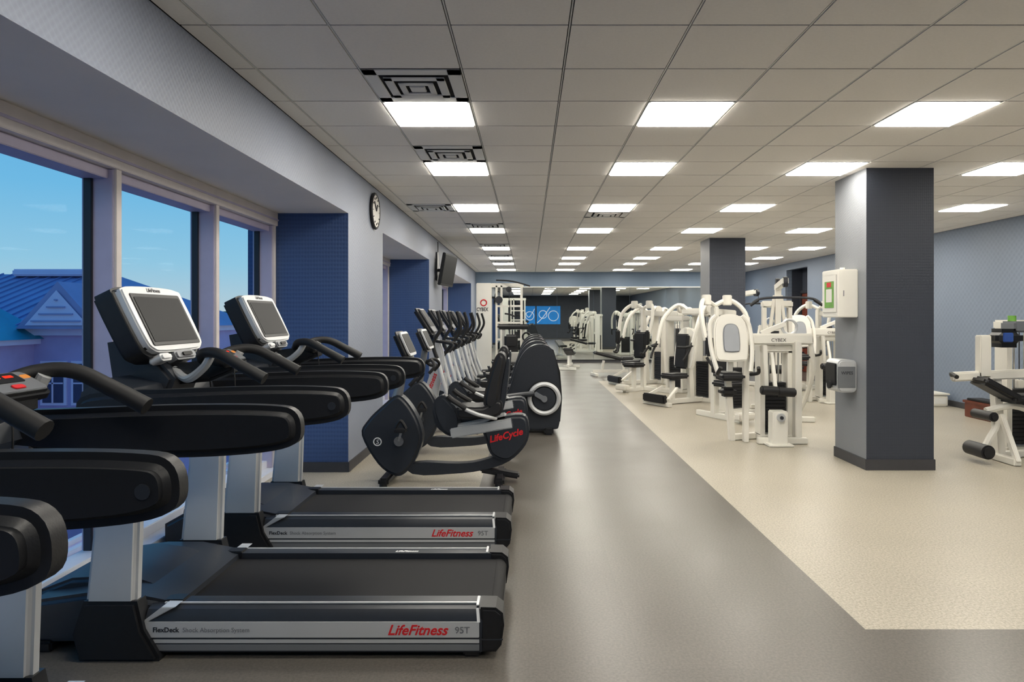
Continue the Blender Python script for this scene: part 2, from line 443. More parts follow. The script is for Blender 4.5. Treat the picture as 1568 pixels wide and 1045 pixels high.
b.box(-.215, -.19, -.12, .12, -.1, .13, M_black, .01)
b.box(-.2, -.02, -.155, -.148, -.12, .1, M_sil2, .003)
b.cyl((-.215, 0, -.1), (-.235, 0, -.1), .04, M_black, 16)
b.text('WIPES', .045, M_ink, Matrix.Translation((-.17, -.157, .02)) @ MXZ)
b.done('wipes_dispenser', (3.40, 7.22, .93))
b = MB()
b.box(-.02, 0, -.05, .05, -.08, .08, M_wht, .004); b.box(-.025, -.02, -.015, .015, -.03, .03, M_sil2, .002)
b.done('light_switch', (3.44, 13.2, 1.35))

# ------------------------------------------------------------------ treadmill
def treadmill():
    b = MB()
    for s in (-1, 1):
        def yy(a, c): return (min(s * a, s * c), max(s * a, s * c))
        pr = [(s * .43, .03), (s * .43, .17), (s * .405, .215), (s * .36, .228), (s * .29, .228), (s * .29, .03)]
        b.pyz(pr, -1.74, -.21, M_black2, .003)
        b.pyz([(s * .436, .098), (s * .436, .168), (s * .425, .168), (s * .425, .098)], -1.77, -.225, M_sil, .002)
        b.pyz([(s * .434, .072), (s * .434, .088), (s * .425, .088), (s * .425, .072)], -1.75, -.225, M_sil, .001)
        b.pyz([(s * .434, .038), (s * .434, .066), (s * .425, .066), (s * .425, .038)], -1.75, -.225, M_sil2, .001)
        b.bar((-1.68, s * .368, .2285), (-.235, s * .368, .2285), .012, .006, M_sil, .001)
        b.bar((-.235, s * .30, .2295), (-.235, s * .40, .2285), .012, .006, M_sil, .001)
        b.bar((-.235, s * .407, .22), (-.228, s * .434, .165), .014, .006, M_sil, .001)
        b.pxz([(-.22, .03), (-.22, .232), (-.15, .23), (-.118, .205), (-.112, .15), (-.125, .06), (-.15, .03)], *yy(.285, .438), M_black, .012)
        b.bar((-.22, s * .437, .09), (-.118, s * .437, .09), .004, .006, M_black2, 0)
        b.pxz([(-1.82, .06), (-1.80, .13), (-1.66, .235), (-1.6, .235), (-1.74, .16), (-1.74, .07)], *yy(.36, .436), M_sil, .003)
        ux = [(-2.02, 0), (-2.05, .12), (-2.0, .27), (-1.76, .27), (-1.73, .14), (-1.66, .02), (-1.66, 0)]
        b.pxz(ux, *yy(.37, .47), M_black, .02)
        b.pxz([(-2.0, .25), (-1.955, .7), (-1.95, 1.16), (-1.75, 1.16), (-1.755, .7), (-1.77, .25)], *yy(.385, .455), M_sil, .02, seg=3)
        arm = cat([(-2.03, 1.12), (-1.98, 1.20), (-1.6, 1.222), (-1.2, 1.235), (-.92, 1.232), (-.835, 1.212), (-.812, 1.15), (-.835, 1.095), (-.95, 1.065), (-1.2, 1.048), (-1.5, 1.05), (-1.85, 1.07)], 4, True)
        b.pxz(arm, *yy(.37, .475), M_black, .032, seg=3)
        b.cyl((-.88, s * .474, 1.15), (-.88, s * .478, 1.15), .018, M_black2, 16)
        b.tube([(-1.66, s * .06, 1.33), (-1.6, s * .17, 1.37), (-1.5, s * .22, 1.37), (-1.38, s * .235, 1.31), (-1.27, s * .24, 1.25)], [.02, .024, .026, .028, .03], M_rub, 6, 12)
        b.tube([(-1.8, s * .05, 1.28), (-1.7, s * .12, 1.24), (-1.6, s * .16, 1.30), (-1.56, s * .17, 1.36)], .021, M_sil, 6)
    b.box(-1.72, -.17, -.285, .285, .16, .2, M_belt, .01)
    b.cyl((-.17, -.285, .155), (-.17, .285, .155), .045, M_belt, 20)
    b.box(-.16, -.128, -.28, .28, .06, .13, M_black, .01)
    b.box(-1.9, -.2, -.3, .3, .03, .16, M_black)
    b.pxz([(-2.42, .04), (-2.42, .17), (-2.3, .235), (-2.05, .27), (-1.85, .27), (-1.62, .225), (-1.60, .06)], -.385, .385, M_black2, .025, seg=3)
    b.pxz([(-2.38, .1), (-2.36, .23), (-2.2, .29), (-2.0, .30), (-1.86, .28), (-1.66, .21), (-1.66, .1)], -.25, .25, M_black2, .02, seg=3)
    b.prism([(-1.66, -.285), (-1.80, -.36), (-1.60, -.36), (-1.60, -.285)], .2, .238, M_black, None, .005)
    b.prism([(-1.66, .285), (-1.60, .285), (-1.60, .36), (-1.80, .36)], .2, .238, M_black, None, .005)
    b.box(-2.35, -2.2, -.38, -.3, 0, .05, M_rub, .01); b.box(-2.35, -2.2, .3, .38, 0, .05, M_rub, .01)
    b.box(-.3, -.22, -.42, -.34, 0, .05, M_rub, .01); b.box(-.3, -.22, .34, .42, 0, .05, M_rub, .01)
    b.pxz([(-2.08, 1.08), (-2.06, 1.2), (-1.98, 1.26), (-1.82, 1.22), (-1.78, 1.12), (-1.85, 1.07)], -.40, .40, M_black2, .02)
    b.pxz([(-2.06, 1.15), (-2.1, 1.42), (-1.99, 1.44), (-1.84, 1.33), (-1.76, 1.24), (-1.8, 1.14)], -.14, .14, M_black2, .02)
    tl = math.radians(26); cc = V((-1.88, 0, 1.53))
    u = V((0, 1, 0)); v = V((-math.sin(tl), 0, math.cos(tl))); n = V((math.cos(tl), 0, math.sin(tl)))
    Mc = Matrix((u, v, n)).transposed().to_4x4(); Mc.translation = cc
    outer = [(-.27, -.10), (-.275, .13), (-.25, .175), (-.1, .188), (.1, .188), (.25, .175), (.275, .13), (.27, -.10), (.235, -.16), (.15, -.175), (-.15, -.175), (-.235, -.16)]
    big = [(x * 1.06, y * 1.07) for x, y in outer]
    b.prism(cat(outer, 3, True), -.03, .012, M_sil, Mc, .008)
    b.prism(cat(big, 3, True), -.13, -.012, M_black, Mc, .035, 3)
    b.prism(rrect(.46, .285, .012), .008, .016, M_black, Mc, .002)
    b.prism(rrect(.42, .245, .006), .014, .018, M_scr, Mc)
    b.text('LifeFitness', .03, M_ink, Mc @ Matrix.Translation((-.06, .155, .0125)), .3, .0005)
    b.prism(rrect(.2, .05, .02, cx=.02, cy=-.2), -.05, .02, M_sil2, Mc, .01)
    b.prism(rrect(.1, .04, .018, cx=-.16, cy=-.2), -.06, .015, M_sil, Mc, .01)
    b.prism(rrect(.09, .02, .0095, cx=.02, cy=-.2), .018, .028, M_rub, Mc)
    b.tube([(-1.72, .05, 1.33), (-1.66, .02, 1.25), (-1.62, -.03, 1.1), (-1.64, -.05, 1.18)], .004, M_rub, 5, 6)
    b.pxz([(-1.85, 1.2), (-1.85, 1.3), (-1.65, 1.33), (-1.5, 1.30), (-1.5, 1.27), (-1.62, 1.22)], -.07, .07, M_black, .015)
    ta = math.radians(62); v2 = V((-math.sin(ta), 0, math.cos(ta))); n2 = V((math.cos(ta), 0, math.sin(ta)))
    Ma = Matrix((u, v2, n2)).transposed().to_4x4(); Ma.translation = V((-1.555, 0, 1.335))
    b.prism(rrect(.24, .13, .03), -.02, .018, M_black, Ma, .01)
    b.prism(rrect(.215, .105, .02), .016, .022, M_sil2, Ma, .002)
    b.prism(rrect(.12, .05, .006, cy=.02), .022, .0245, M_scr, Ma)
    b.prism(rrect(.035, .012, .002, cx=-.03, cy=.025), .0245, .0255, M_led, Ma); b.prism(rrect(.035, .012, .002, cx=.02, cy=.025), .0245, .0255, M_led, Ma)
    b.prism(rrect(.03, .018, .004, cx=.085, cy=.02), .022, .0245, M_ledo, Ma); b.prism(rrect(.03, .018, .004, cx=-.085, cy=.02), .022, .0245, M_ledg, Ma)
    b.prism(rrect(.05, .022, .01, cy=-.03), .022, .026, M_red, Ma, .002)
    b.tube([(-1.5, -.05, 1.30), (-1.49, -.06, 1.2), (-1.5, -.05, 1.12)], .003, M_rub, 5, 6); b.box(-1.515, -1.485, -.07, -.03, 1.09, 1.13, M_rub, .006)
    def tx(x, z): return Matrix.Translation((x, -.4365, z)) @ MXZ
    b.text('FlexDeck', .031, M_ink, tx(-1.70, .123), 0, .0006); b.text('Shock Absorption System', .029, M_sil2, tx(-1.565, .123))
    b.text('LifeFitness', .064, M_red, tx(-.64, .111), .35, .0014); b.text('95T', .042, M_sil2, tx(-.335, .118), 0, .0006)
    b.text('LifeFitness', .03, M_wink, Matrix.Translation((-.75, .31, .229)), .3, .001)
    b.tube([(-2.38, .1, .1), (-2.42, .15, .03), (-2.42, .35, .012), (-2.34, .5, .012)], .008, M_rub, 6, 6)
    return b.mesh('treadmill')
tm = treadmill()
for yc in (4.90, 3.52, 2.03, .76): place(tm, 'treadmill', (0, yc, 0))

# ------------------------------------------------------------------ recumbent bike
def P(x, y, k=.00603): return ((x - 810) * k, 1.55 - (y - 485) * k)
def pp(L, k=.00603, n=4):
    return [(q.x, q.y) for q in cat([P(x, y, k) + (0,) for x, y in L], n, True)]
b = MB()
b.pxz(pp([(553, 668), (562, 645), (585, 622), (607, 606), (624, 618), (640, 645), (646, 672), (638, 700), (622, 724), (604, 730), (578, 712)]), -.1, .1, M_black2, .03, seg=3)
b.pxz(pp([(604, 700), (622, 712), (650, 710), (700, 712), (735, 708), (772, 694), (790, 672), (785, 652), (742, 655), (700, 668), (672, 660), (662, 640), (664, 615), (680, 606), (694, 622), (712, 640), (760, 640), (800, 636), (810, 655), (806, 680), (780, 708), (740, 722), (690, 728), (630, 728)], n=3), -.055, .055, M_black2, .02)
b.pxz(pp([(742, 648), (798, 636), (810, 655), (805, 682), (780, 706), (755, 700), (745, 680)]), -.11, .11, M_black2, .03, seg=3)
b.text('LifeCycle', .085, M_red, Matrix.Translation((P(750, 0)[0], -.113, P(0, 678)[1])) @ MXZ @ Matrix.Rotation(.25, 4, 'Z'), .3, .002)
x0, z0 = P(578, 677)
b.ring((x0, -.1, z0), (0, 1, 0), .035, .005, M_wink, 24); b.text('S', .06, M_wink, Matrix.Translation((x0 - .015, -.102, z0 - .02)) @ MXZ, .2)
b.bar(P(690, 664)[:1] + (-.075,) + P(690, 664)[1:], P(785, 648)[:1] + (-.075,) + P(785, 648)[1:], .09, .09, M_sil, .01)
b.bar((P(700, 655)[0], .0, P(700, 655)[1]), (P(775, 640)[0], .0, P(775, 640)[1]), .16, .06, M_sil, .01)
b.pxz(pp([(662, 625), (676, 606), (692, 618), (705, 640), (700, 668), (676, 662)]), -.1, .1, M_black2, .03)
b.pxz(pp([(700, 630), (704, 622), (740, 622), (762, 612), (770, 618), (766, 634), (740, 640), (706, 640)], n=3), -.2, .2, M_pad, .03, seg=3)
b.pxz(pp([(741, 618), (745, 590), (755, 556), (763, 541), (772, 543), (774, 556), (768, 590), (764, 622), (754, 628)], n=3), -.19, .19, M_pad, .035, seg=3)
b.pxz(pp([(764, 622), (769, 585), (776, 552), (780, 556), (776, 600), (770, 630)], n=3), -.12, .12, M_black2, .02)
for s in (-1, 1):
    b.tube([(P(760, 640)[0], s * .15, P(0, 640)[1]), (P(735, 640)[0], s * .25, P(0, 632)[1]), (P(712, 0)[0], s * .26, P(0, 622)[1]), (P(695, 0)[0], s * .25, P(0, 612)[1])], .018, M_sil, 5)
    b.tube([(P(716, 0)[0], s * .26, P(0, 623)[1]), (P(695, 0)[0], s * .25, P(0, 610)[1]), (P(688, 0)[0], s * .25, P(0, 604)[1])], .026, M_rub, 4)
cx, cz = P(612, 675)
for s, a in ((-1, 1.9), (1, 1.9 + math.pi)):
    px, pz = cx + .17 * math.cos(a), cz + .17 * math.sin(a)
    if s < 0: px, pz = P(617, 650)[0], P(0, 665)[1] + .05
    b.cyl((cx, s * .1, cz), (cx, s * .145, cz), .045, M_chr, 20)
    b.bar((cx, s * .13, cz), (px, s * .14, pz), .022, .045, M_chr)
    b.cyl((px, s * .13, pz), (px, s * .25, pz), .014, M_chr)
    b.box(px - .05, px + .05, min(s * .16, s * .27), max(s * .16, s * .27), pz - .015, pz + .02, M_rub, .006)
    b.tube([(px - .05, s * .215, pz + .02), (px, s * .215, pz + .09), (px + .05, s * .215, pz + .02)], .016, M_rub, 5, 6)
for x, z in (P(592, 732), P(765, 729)):
    b.box(x - .045, x + .05, -.27, .27, .02, .09, M_black, .02)
    for s in (-1, 1): b.cyl((x, s * .24, 0), (x, s * .24, .04), .035, M_rub, 16)
b.bar((P(735, 0)[0], 0, .12), (P(795, 0)[0], 0, .06), .12, .05, M_black, .015)
b.tube([(P(605, 0)[0], 0, P(0, 612)[1]), (P(611, 0)[0], 0, P(0, 585)[1]), (P(618, 0)[0], 0, P(0, 545)[1])], [.05, .04, .035], M_sil2, 5, 12)
b.tube([(P(618, 0)[0], 0, 1.05), (P(628, 0)[0], 0, 1.0), (P(640, 0)[0], .0, 1.0)], .02, M_rub, 4)
for s in (-1, 1): b.tube([(P(620, 0)[0], 0, 1.03), (P(632, 0)[0], s * .12, 1.06), (P(640, 0)[0], s * .19, 1.0), (P(630, 0)[0], s * .2, .92)], .018, M_rub, 5)
tl = math.radians(24); u = V((0, 1, 0)); v = V((-math.sin(tl), 0, math.cos(tl))); n = V((math.cos(tl), 0, math.sin(tl)))
Mc = Matrix((u, v, n)).transposed().to_4x4(); Mc.translation = V((P(622, 0)[0], 0, P(0, 527)[1]))
b.prism(rrect(.42, .28, .06), -.07, .0, M_black, Mc, .03, 3); b.prism(rrect(.38, .24, .05), -.01, .008, M_sil, Mc, .004); b.prism(rrect(.32, .19, .02), .005, .012, M_scr, Mc)
bikeme = b.mesh('recumbent_bike')
place(bikeme, 'recumbent_bike', (0, 6.4, 0)); place(bikeme, 'recumbent_bike', (-.02, 7.75, 0))

# ------------------------------------------------------------------ elliptical
b = MB()
drum = cat([(-.33, .1), (-.36, .35), (-.25, .62), (-.14, .95), (-.02, 1.12), (.14, 1.18), (.30, 1.12), (.38, .85), (.42, .45), (.40, .12), (.3, .05), (-.25, .05)], 4, True)
b.pxz([(p.x, p.y) for p in drum], -.17, .17, M_black2, .06, seg=4)
b.pxz([(.08, 1.15), (.2, 1.19), (.33, 1.1), (.42, .8), (.445, .45), (.42, .14), (.38, .14), (.37, .8), (.28, 1.05)], -.05, .05, M_black, .02)
for s in (-1, 1):
    b.cyl((.2, s * .16, .47), (.2, s * .235, .47), .235, M_black, 40, .015)
    b.ring((.2, s * .236, .47), (0, 1, 0), .19, .032, M_sil, 40)
    b.cyl((.2, s * .23, .47), (.2, s * .25, .47), .16, M_black2, 32, .01)
    b.cyl((.2, s * .24, .47), (.2, s * .30, .47), .04, M_sil2, 20)
    a = 2.6 if s < 0 else 2.6 - math.pi
    cx, cz = .2 + .15 * math.cos(a), .47 + .15 * math.sin(a)
    b.bar((.2, s * .285, .47), (cx, s * .285, cz), .03, .06, M_sil2)
    lk = (-1.0, s * .28, .33 + .05 * s)
    b.tube([(cx, s * .3, cz), (-.4, s * .3, cz * .5 + .2), lk], [.035, .04, .03], M_black2, 5, 10)
    mx = -.52; mz = cz * .5 + .26
    b.pxz([(mx - .2, mz), (mx - .18, mz + .05), (mx + .16, mz + .03), (mx + .2, mz), (mx + .16, mz - .04), (mx - .15, mz - .03)], min(s * .19, s * .38), max(s * .19, s * .38), M_rub, .015)
    b.pxz([(mx - .21, mz + .0), (mx - .24, mz + .09), (mx - .2, mz + .09), (mx - .17, mz + .02)], min(s * .19, s * .38), max(s * .19, s * .38), M_black2, .008)
    d = .1 * s
    b.tube([lk, (-1.12, s * .29, .7), (-1.2, s * .28, 1.0)], [.028, .03, .03], M_sil, 5)
    b.tube([(-1.2, s * .28, 1.0), (-1.15 + d, s * .3, 1.2), (-1.05 + d, s * .3, 1.4), (-1.1 + d, s * .28, 1.62)], [.028, .024, .024, .024], M_rub, 6)
    b.tube([(-1.25, s * .05, 1.22), (-1.1, s * .12, 1.2), (-1.0, s * .2, 1.17), (-1.05, s * .22, 1.08)], .019, M_rub, 6)
b.pxz([(-1.5, .06), (-1.52, .14), (-1.3, .2), (-.3, .14), (-.3, .06)], -.06, .06, M_black2, .015)
b.box(-1.52, -1.4, -.33, .33, .01, .1, M_black, .02); b.box(.2, .32, -.3, .3, .0, .08, M_black, .02); b.box(-.75, -.65, -.25, .25, 0, .07, M_black, .02)
mast = cat([(-1.5, .12), (-1.42, .5), (-1.28, .95), (-1.28, 1.22), (-1.2, 1.22), (-1.14, .95), (-1.22, .5), (-1.26, .15)], 4, True)
b.pxz([(p.x, p.y) for p in mast], -.06, .06, M_sil, .02)
b.text('LifeFitness', .09, M_red, Matrix.Translation((-1.36, -.063, .42)) @ MXZ @ Matrix.Rotation(1.22, 4, 'Z'), .2, .002)
b.pxz([(-1.46, .1), (-1.42, .32), (-1.34, .42), (-1.2, .38), (-1.08, .2), (-1.1, .1)], -.11, .11, M_black2, .03)
b.tube([(-1.24, 0, 1.18), (-1.3, 0, 1.3), (-1.36, 0, 1.42)], .05, M_black, 4)
tl = math.radians(32); v = V((-math.sin(tl), 0, math.cos(tl))); n = V((math.cos(tl), 0, math.sin(tl)))
Mc = Matrix((u, v, n)).transposed().to_4x4(); Mc.translation = V((-1.36, 0, 1.50))
b.prism(rrect(.46, .42, .07), -.08, .0, M_black, Mc, .03, 3); b.prism(rrect(.40, .36, .05), -.01, .008, M_sil2, Mc, .004); b.prism(rrect(.36, .26, .02, cy=.03), .005, .012, M_scr, Mc)
b.cyl((-1.12, -.12, .62), (-1.12, -.12, .8), .035, M_sil, 16)
ell = b.mesh('elliptical_trainer')
for i, y in enumerate((9.2, 10.5, 11.8, 13.1, 14.4)): place(ell, 'elliptical_trainer', (0 - .02 * (i > 0), y, 0))

# ------------------------------------------------------------------ weight machines
def stack(b, x, y, h=1.45, w=.36, d=.22, shroud=False):
    for sx in (-1, 1): b.box(x + sx * w / 2 - .03, x + sx * w / 2 + .03, y - d / 2, y + d / 2, 0, h, M_wht, .008)
    b.box(x - w / 2 - .04, x + w / 2 + .04, y - d / 2 - .02, y + d / 2 + .02, h - .05, h + .06, M_wht, .02)
    b.box(x - w / 2 - .04, x + w / 2 + .04, y - d / 2 - .02, y + d / 2 + .02, .0, .08, M_wht, .01)
    n = 14
    for k in range(n): b.box(x - w / 2 + .04, x + w / 2 - .04, y - .07, y + .07, .1 + k * .045, .1 + k * .045 + .04, M_pad, .003)
    for sx in (-1, 1): b.cyl((x + sx * .06, y, .1), (x + sx * .06, y, h), .01, M_chr, 10)
    b.box(x - .04, x + .04, y - .03, y + .03, .1 + n * .045, .2 + n * .045, M_wht, .008)
    b.cyl((x, y, .2 + n * .045), (x, y, h), .006, M_ink, 8)
def pad(b, c, sx, sy, sz, M0=None, ry=0, rx=0, m=None):
    Mx = Matrix.Translation(c) @ Matrix.Rotation(rx, 4, 'X') @ Matrix.Rotation(ry, 4, 'Y')
    b.box(-sx / 2, sx / 2, -sy / 2, sy / 2, -sz / 2, sz / 2, m or M_pad, min(sx, sy, sz) * .35, Mx, 3)
W = M_wht
b = MB()
stack(b, .2, .25, 1.15, .34)
b.bar((-.25, .1, 1.27), (.62, .1, 1.27), .1, .14, W, .02); b.bar((.2, .1, 1.24), (.2, .4, 1.22), .08, .1, W)
b.bar((-.2, .1, 1.27), (-.2, .1, 0), .06, .09, W); b.bar((.42, .05, 1.25), (.42, .05, 0), .08, .12, W, .012)
b.bar((.0, .0, 1.2), (.02, .0, .6), .05, .07, W); b.bar((-.1, -.05, .04), (.5, -.05, .04), .08, .07, W)
b.box(.02, .2, -.24, -.06, 0, .42, W, .012); b.cyl((.11, -.24, .35), (.11, -.27, .35), .05, M_sil, 20); b.cyl((.11, -.27, .35), (.11, -.29, .35), .02, M_ink, 12)
b.box(-.04, .26, -.28, .0, 0, .03, W, .01)
for (x, z) in ((.02, .66), (.22, .64)): b.cyl((x - .1, -.1, z), (x + .12, -.1, z - .01), .055, M_pad, 20, .015)
b.bar((.1, -.1, .66), (.12, .1, 1.1), .04, .06, W)
pad(b, (-.42, .05, .82), .3, .4, .1); pad(b, (-.42, .12, .62), .2, .2, .12); b.bar((-.42, .1, .78), (-.34, .2, .0), .07, .09, W)
sh = cat([(-.2, 0), (-.2, .35), (-.14, .5), (0, .54), (.14, .5), (.2, .35), (.19, 0), (.1, -.05), (-.1, -.05)], 3, True)
Ms = Matrix.Translation((-.4, .0, 1.05)) @ Matrix.Rotation(math.radians(78), 4, 'X')
b.prism(sh, -.03, .03, W, Ms, .015)
b.prism([(p.x * .5, p.y * .6 + .09) for p in sh], .03, .05, M_lgr, Ms, .01)
b.bar((-.4, .1, .8), (-.38, .12, 1.3), .06, .08, W)
for s in (-1, 1):
    b.tube([(-.4 + s * .16, .12, 1.56), (-.4 + s * .24, .1, 1.45), (-.4 + s * .25, .0, 1.15), (-.4 + s * .2, -.1, .88)], .028, W, 5, 8)
    b.tube([(-.4 + s * .2, -.1, .85), (-.4 + s * .24, -.25, .88), (-.4 + s * .22, -.32, .95)], .022, M_rub, 4)
b.bar((.0, .12, 1.34), (.3, .12, 1.46), .04, .06, W); b.ring((.35, .12, 1.42), (0, 1, 0), .09, .018, M_sil, 24)
b.bar((-.35, .2, .04), (.6, .55, .04), .08, .07, W)
b.cyl((.2, .2, 1.33), (.2, .2, 1.37), .05, M_ink, 16)
b.tube([(.6, .1, 1.25), (.66, .15, .9), (.62, .3, .5), (.5, .4, .2)], .03, W, 5, 8)
b.text('CYBEX', .06, M_ink, Matrix.Translation((.1, .048, 1.24)) @ MXZ)
leg = b.mesh('leg_extension_machine')
b = MB()
stack(b, 0, .55, 1.6, .42)
b.bar((0, .45, .05), (0, -.6, .05), .09, .08, W); b.bar((-.35, -.6, .04), (.35, -.6, .04), .08, .07, W); b.bar((-.4, .5, .04), (.4, .5, .04), .08, .07, W)
b.bar((0, .2, .05), (0, .1, 1.35), .08, .1, W); b.bar((0, -.25, .05), (0, -.25, .42), .07, .08, W)
pad(b, (0, -.2, .5), .34, .42, .09)
b.prism(sh, -.02, .03, W, Matrix.Translation((0, .04, .68)) @ Matrix.Rotation(math.radians(82), 4, 'X') @ Matrix.Scale(1.25, 4), .012)
pad(b, (0, -.02, .93), .3, .08, .62, rx=-.1)
for s in (-1, 1):
    b.tube([(s * .1, .3, 1.62), (s * .34, .2, 1.76), (s * .46, -.05, 1.5), (s * .45, -.2, 1.05)], .038, W, 6, 8)
    b.tube([(s * .45, -.2, 1.05), (s * .43, -.35, 1.02), (s * .28, -.38, 1.02)], .022, M_rub, 5)
    b.tube([(s * .45, -.2, 1.1), (s * .45, -.32, .9), (s * .42, -.38, .8)], .022, M_rub, 5)
    b.cyl((s * .3, .28, 1.7), (s * .38, .28, 1.7), .09, W, 24, .01)
    b.bar((s * .18, -.3, .3), (s * .3, -.62, .12), .05, .05, W)
    b.bar((s * .32, .5, .05), (s * .2, .5, .9), .05, .07, W)
b.box(-.28, .28, -.7, -.6, .06, .2, M_pad, .02)
b.bar((-.3, .28, 1.64), (.3, .28, 1.64), .1, .12, W, .02)
chest = b.mesh('chest_press_machine')
b = MB()
stack(b, 0, .45, 1.75, .4)
b.bar((0, .35, .0), (0, .3, 2.05), .09, .12, W); b.bar((0, .42, 2.03), (0, -.5, 2.1), .09, .12, W, .02)
b.cyl((-.03, -.45, 2.08), (.03, -.45, 2.08), .08, M_ink, 24); b.cyl((-.03, .35, 2.1), (.03, .35, 2.1), .08, M_ink, 24)
b.tube([(0, -.52, 2.06), (0, -.52, 1.86)], .006, M_ink)
b.tube([(-.52, -.52, 1.72), (-.38, -.52, 1.82), (0, -.52, 1.84), (.38, -.52, 1.82), (.52, -.52, 1.72)], .019, M_ink, 6)
for s in (-1, 1): b.tube([(s * .52, -.52, 1.72), (s * .4, -.52, 1.805)], .024, M_rub); b.bar((s * .28, .35, 0), (s * .05, .33, 1.9), .05, .08, W)
b.bar((0, .3, .05), (0, -.9, .05), .09, .08, W); b.bar((-.35, -.85, .04), (.35, -.85, .04), .08, .07, W); b.bar((0, -.5, .05), (0, -.5, .45), .08, .08, W)
pad(b, (0, -.5, .5), .34, .4, .09)
b.bar((0, -.12, .05), (0, -.15, .8), .07, .08, W); b.cyl((-.28, -.22, .72), (.28, -.22, .72), .07, M_pad, 20, .02)
b.bar((-.4, .5, .04), (.4, .5, .04), .08, .07, W)
lat = b.mesh('lat_pulldown_machine')
b = MB()
stack(b, .3, .4, 1.5, .38)
b.bar((-.35, .1, .04), (.5, .1, .04), .08, .08, W); b.bar((-.35, -.5, .04), (-.35, .5, .04), .08, .08, W)
b.bar((-.35, .1, .05), (-.35, .1, 1.7), .09, .11, W, .012); b.bar((-.35, .1, 1.62), (.3, .4, 1.6), .08, .1, W, .012)
pad(b, (-.35, -.2, .55), .36, .36, .09); b.bar((-.35, -.2, .05), (-.35, -.2, .5), .07, .08, W)
pad(b, (-.35, .0, .95), .3, .09, .55, rx=-.08)
for s in (-1, 1):
    b.tube([(-.35, .1, 1.72), (-.35 + s * .25, .05, 1.8), (-.35 + s * .42, -.1, 1.6), (-.35 + s * .42, -.2, 1.2)], .036, W, 6, 8)
    pad(b, (-.35 + s * .4, -.25, 1.12), .08, .12, .3)
    b.cyl((-.35 + s * .2, .05, 1.72), (-.35 + s * .2, .05, 1.88), .07, W, 20, .01)
    b.tube([(-.35 + s * .4, -.2, .95), (-.35 + s * .36, -.32, .8), (-.35 + s * .36, -.42, .82)], .022, M_rub, 5)
b.box(-.5, -.2, -.62, -.48, .05, .16, W, .02)
fly = b.mesh('pec_fly_machine')
place(leg, 'leg_extension_machine', (2.88, 8.35, 0))
place(lat, 'lat_pulldown_machine', (4.02, 10.9, 0), -12)
place(fly, 'pec_fly_machine', (3.2, 10.5, 0), 25)
place(chest, 'chest_press_machine', (2.75, 12.2, 0), -60)
place(fly, 'pec_fly_machine', (2.55, 14.0, 0), -50)
place(chest, 'chest_press_machine', (2.55, 15.7, 0), -70)
place(lat, 'lat_pulldown_machine', (4.9, 15.6, 0), 20)
place(leg, 'leg_extension_machine', (5.3, 12.3, 0), 0)
place(fly, 'pec_fly_machine', (6.3, 14.3, 0), -60)
place(chest, 'chest_press_machine', (3.9, 17.8, 0), 0)
place(leg, 'leg_extension_machine', (6.3, 17.0, 0), 180)
b = MB()
b.bar((-.55, 0, .12), (.55, 0, .12), .07, .07, W); b.bar((-.5, -.25, .04), (-.5, .25, .04), .08, .07, W); b.bar((.5, -.25, .04), (.5, .25, .04), .08, .07, W)
b.bar((-.3, 0, .12), (-.25, 0, .4), .06, .06, W); b.bar((.3, 0, .12), (.25, 0, .4), .06, .06, W)
pad(b, (.38, 0, .45), .32, .28, .08); pad(b, (-.15, 0, .52), .75, .28, .08, ry=.25)
bench = b.mesh('weight_bench')
place(bench, 'weight_bench', (2.2, 17.9, 0), 10); place(bench, 'weight_bench', (1.2, 20.2, 0), 80)

b = MB()
b.bar((-.6, 0, .9), (.6, 0, .95), .08, .1, W, .015); b.bar((-.1, .05, .95), (-.05, .05, 0), .08, .1, W); b.bar((.55, .3, 0), (.5, .2, 1.3), .08, .1, W)
b.box(-.32, -.2, -.05, .05, .9, 1.35, W, .01)
pad(b, (-.05, -.02, 1.32), .3, .3, .2, m=M_black); b.box(-.17, -.06, -.185, -.17, 1.28, 1.38, M_lblue, .01)
b.box(.0, .25, -.12, .12, 1.38, 1.5, M_sil2, .02); b.cyl((.05, 0, 1.5), (.05, 0, 1.56), .04, M_green, 16)
pad(b, (-.2, -.1, .78), .45, .3, .09, ry=.5); pad(b, (.15, -.1, .68), .5, .32, .09)
b.tube([(-.3, -.1, .55), (-.2, -.12, .42), (-.28, -.12, .25), (-.35, -.12, .12)], .035, W, 5, 8); b.tube([(-.3, -.1, .55), (.0, -.1, .6), (.3, -.05, .5)], .035, W, 5, 8)
b.cyl((-.36, -.25, .13), (-.36, .1, .13), .075, M_pad, 20, .02); b.cyl((-.3, -.25, .5), (-.3, .1, .5), .05, M_pad, 20, .02)
b.bar((-.1, -.3, .04), (-.1, .4, .04), .08, .07, W); b.bar((-.1, .05, .04), (.6, .3, .04), .08, .07, W)
b.bar((-.1, -.05, .5), (-.1, -.3, .04), .05, .06, W)
b.tube([(-.6, 0, .92), (-.66, -.1, .94), (-.7, -.25, .92)], .022, M_rub, 4)
stack(b, .45, .45, 1.45, .36)
b.done('leg_curl_machine', (5.15, 7.35, 0))
b = MB(); b.box(-.14, .14, -.3, .3, 0, .26, M_wood, .01); b.box(-.12, .12, -.28, .28, .26, .29, M_pad, .008); b.box(-.16, .16, -.32, .32, .22, .26, M_wood, .006); b.done('wooden_step_box', (6.9, 10.3, 0))
b = MB(); b.box(-.14, .14, -.2, .2, .0, .2, M_wht, .02); b.box(-.1, .1, -.21, -.2, .05, .15, M_vent, .002); b.box(-.16, .16, -.22, .22, .2, .23, M_wht, .008); b.done('air_purifier', (7.05, 11.9, 0))

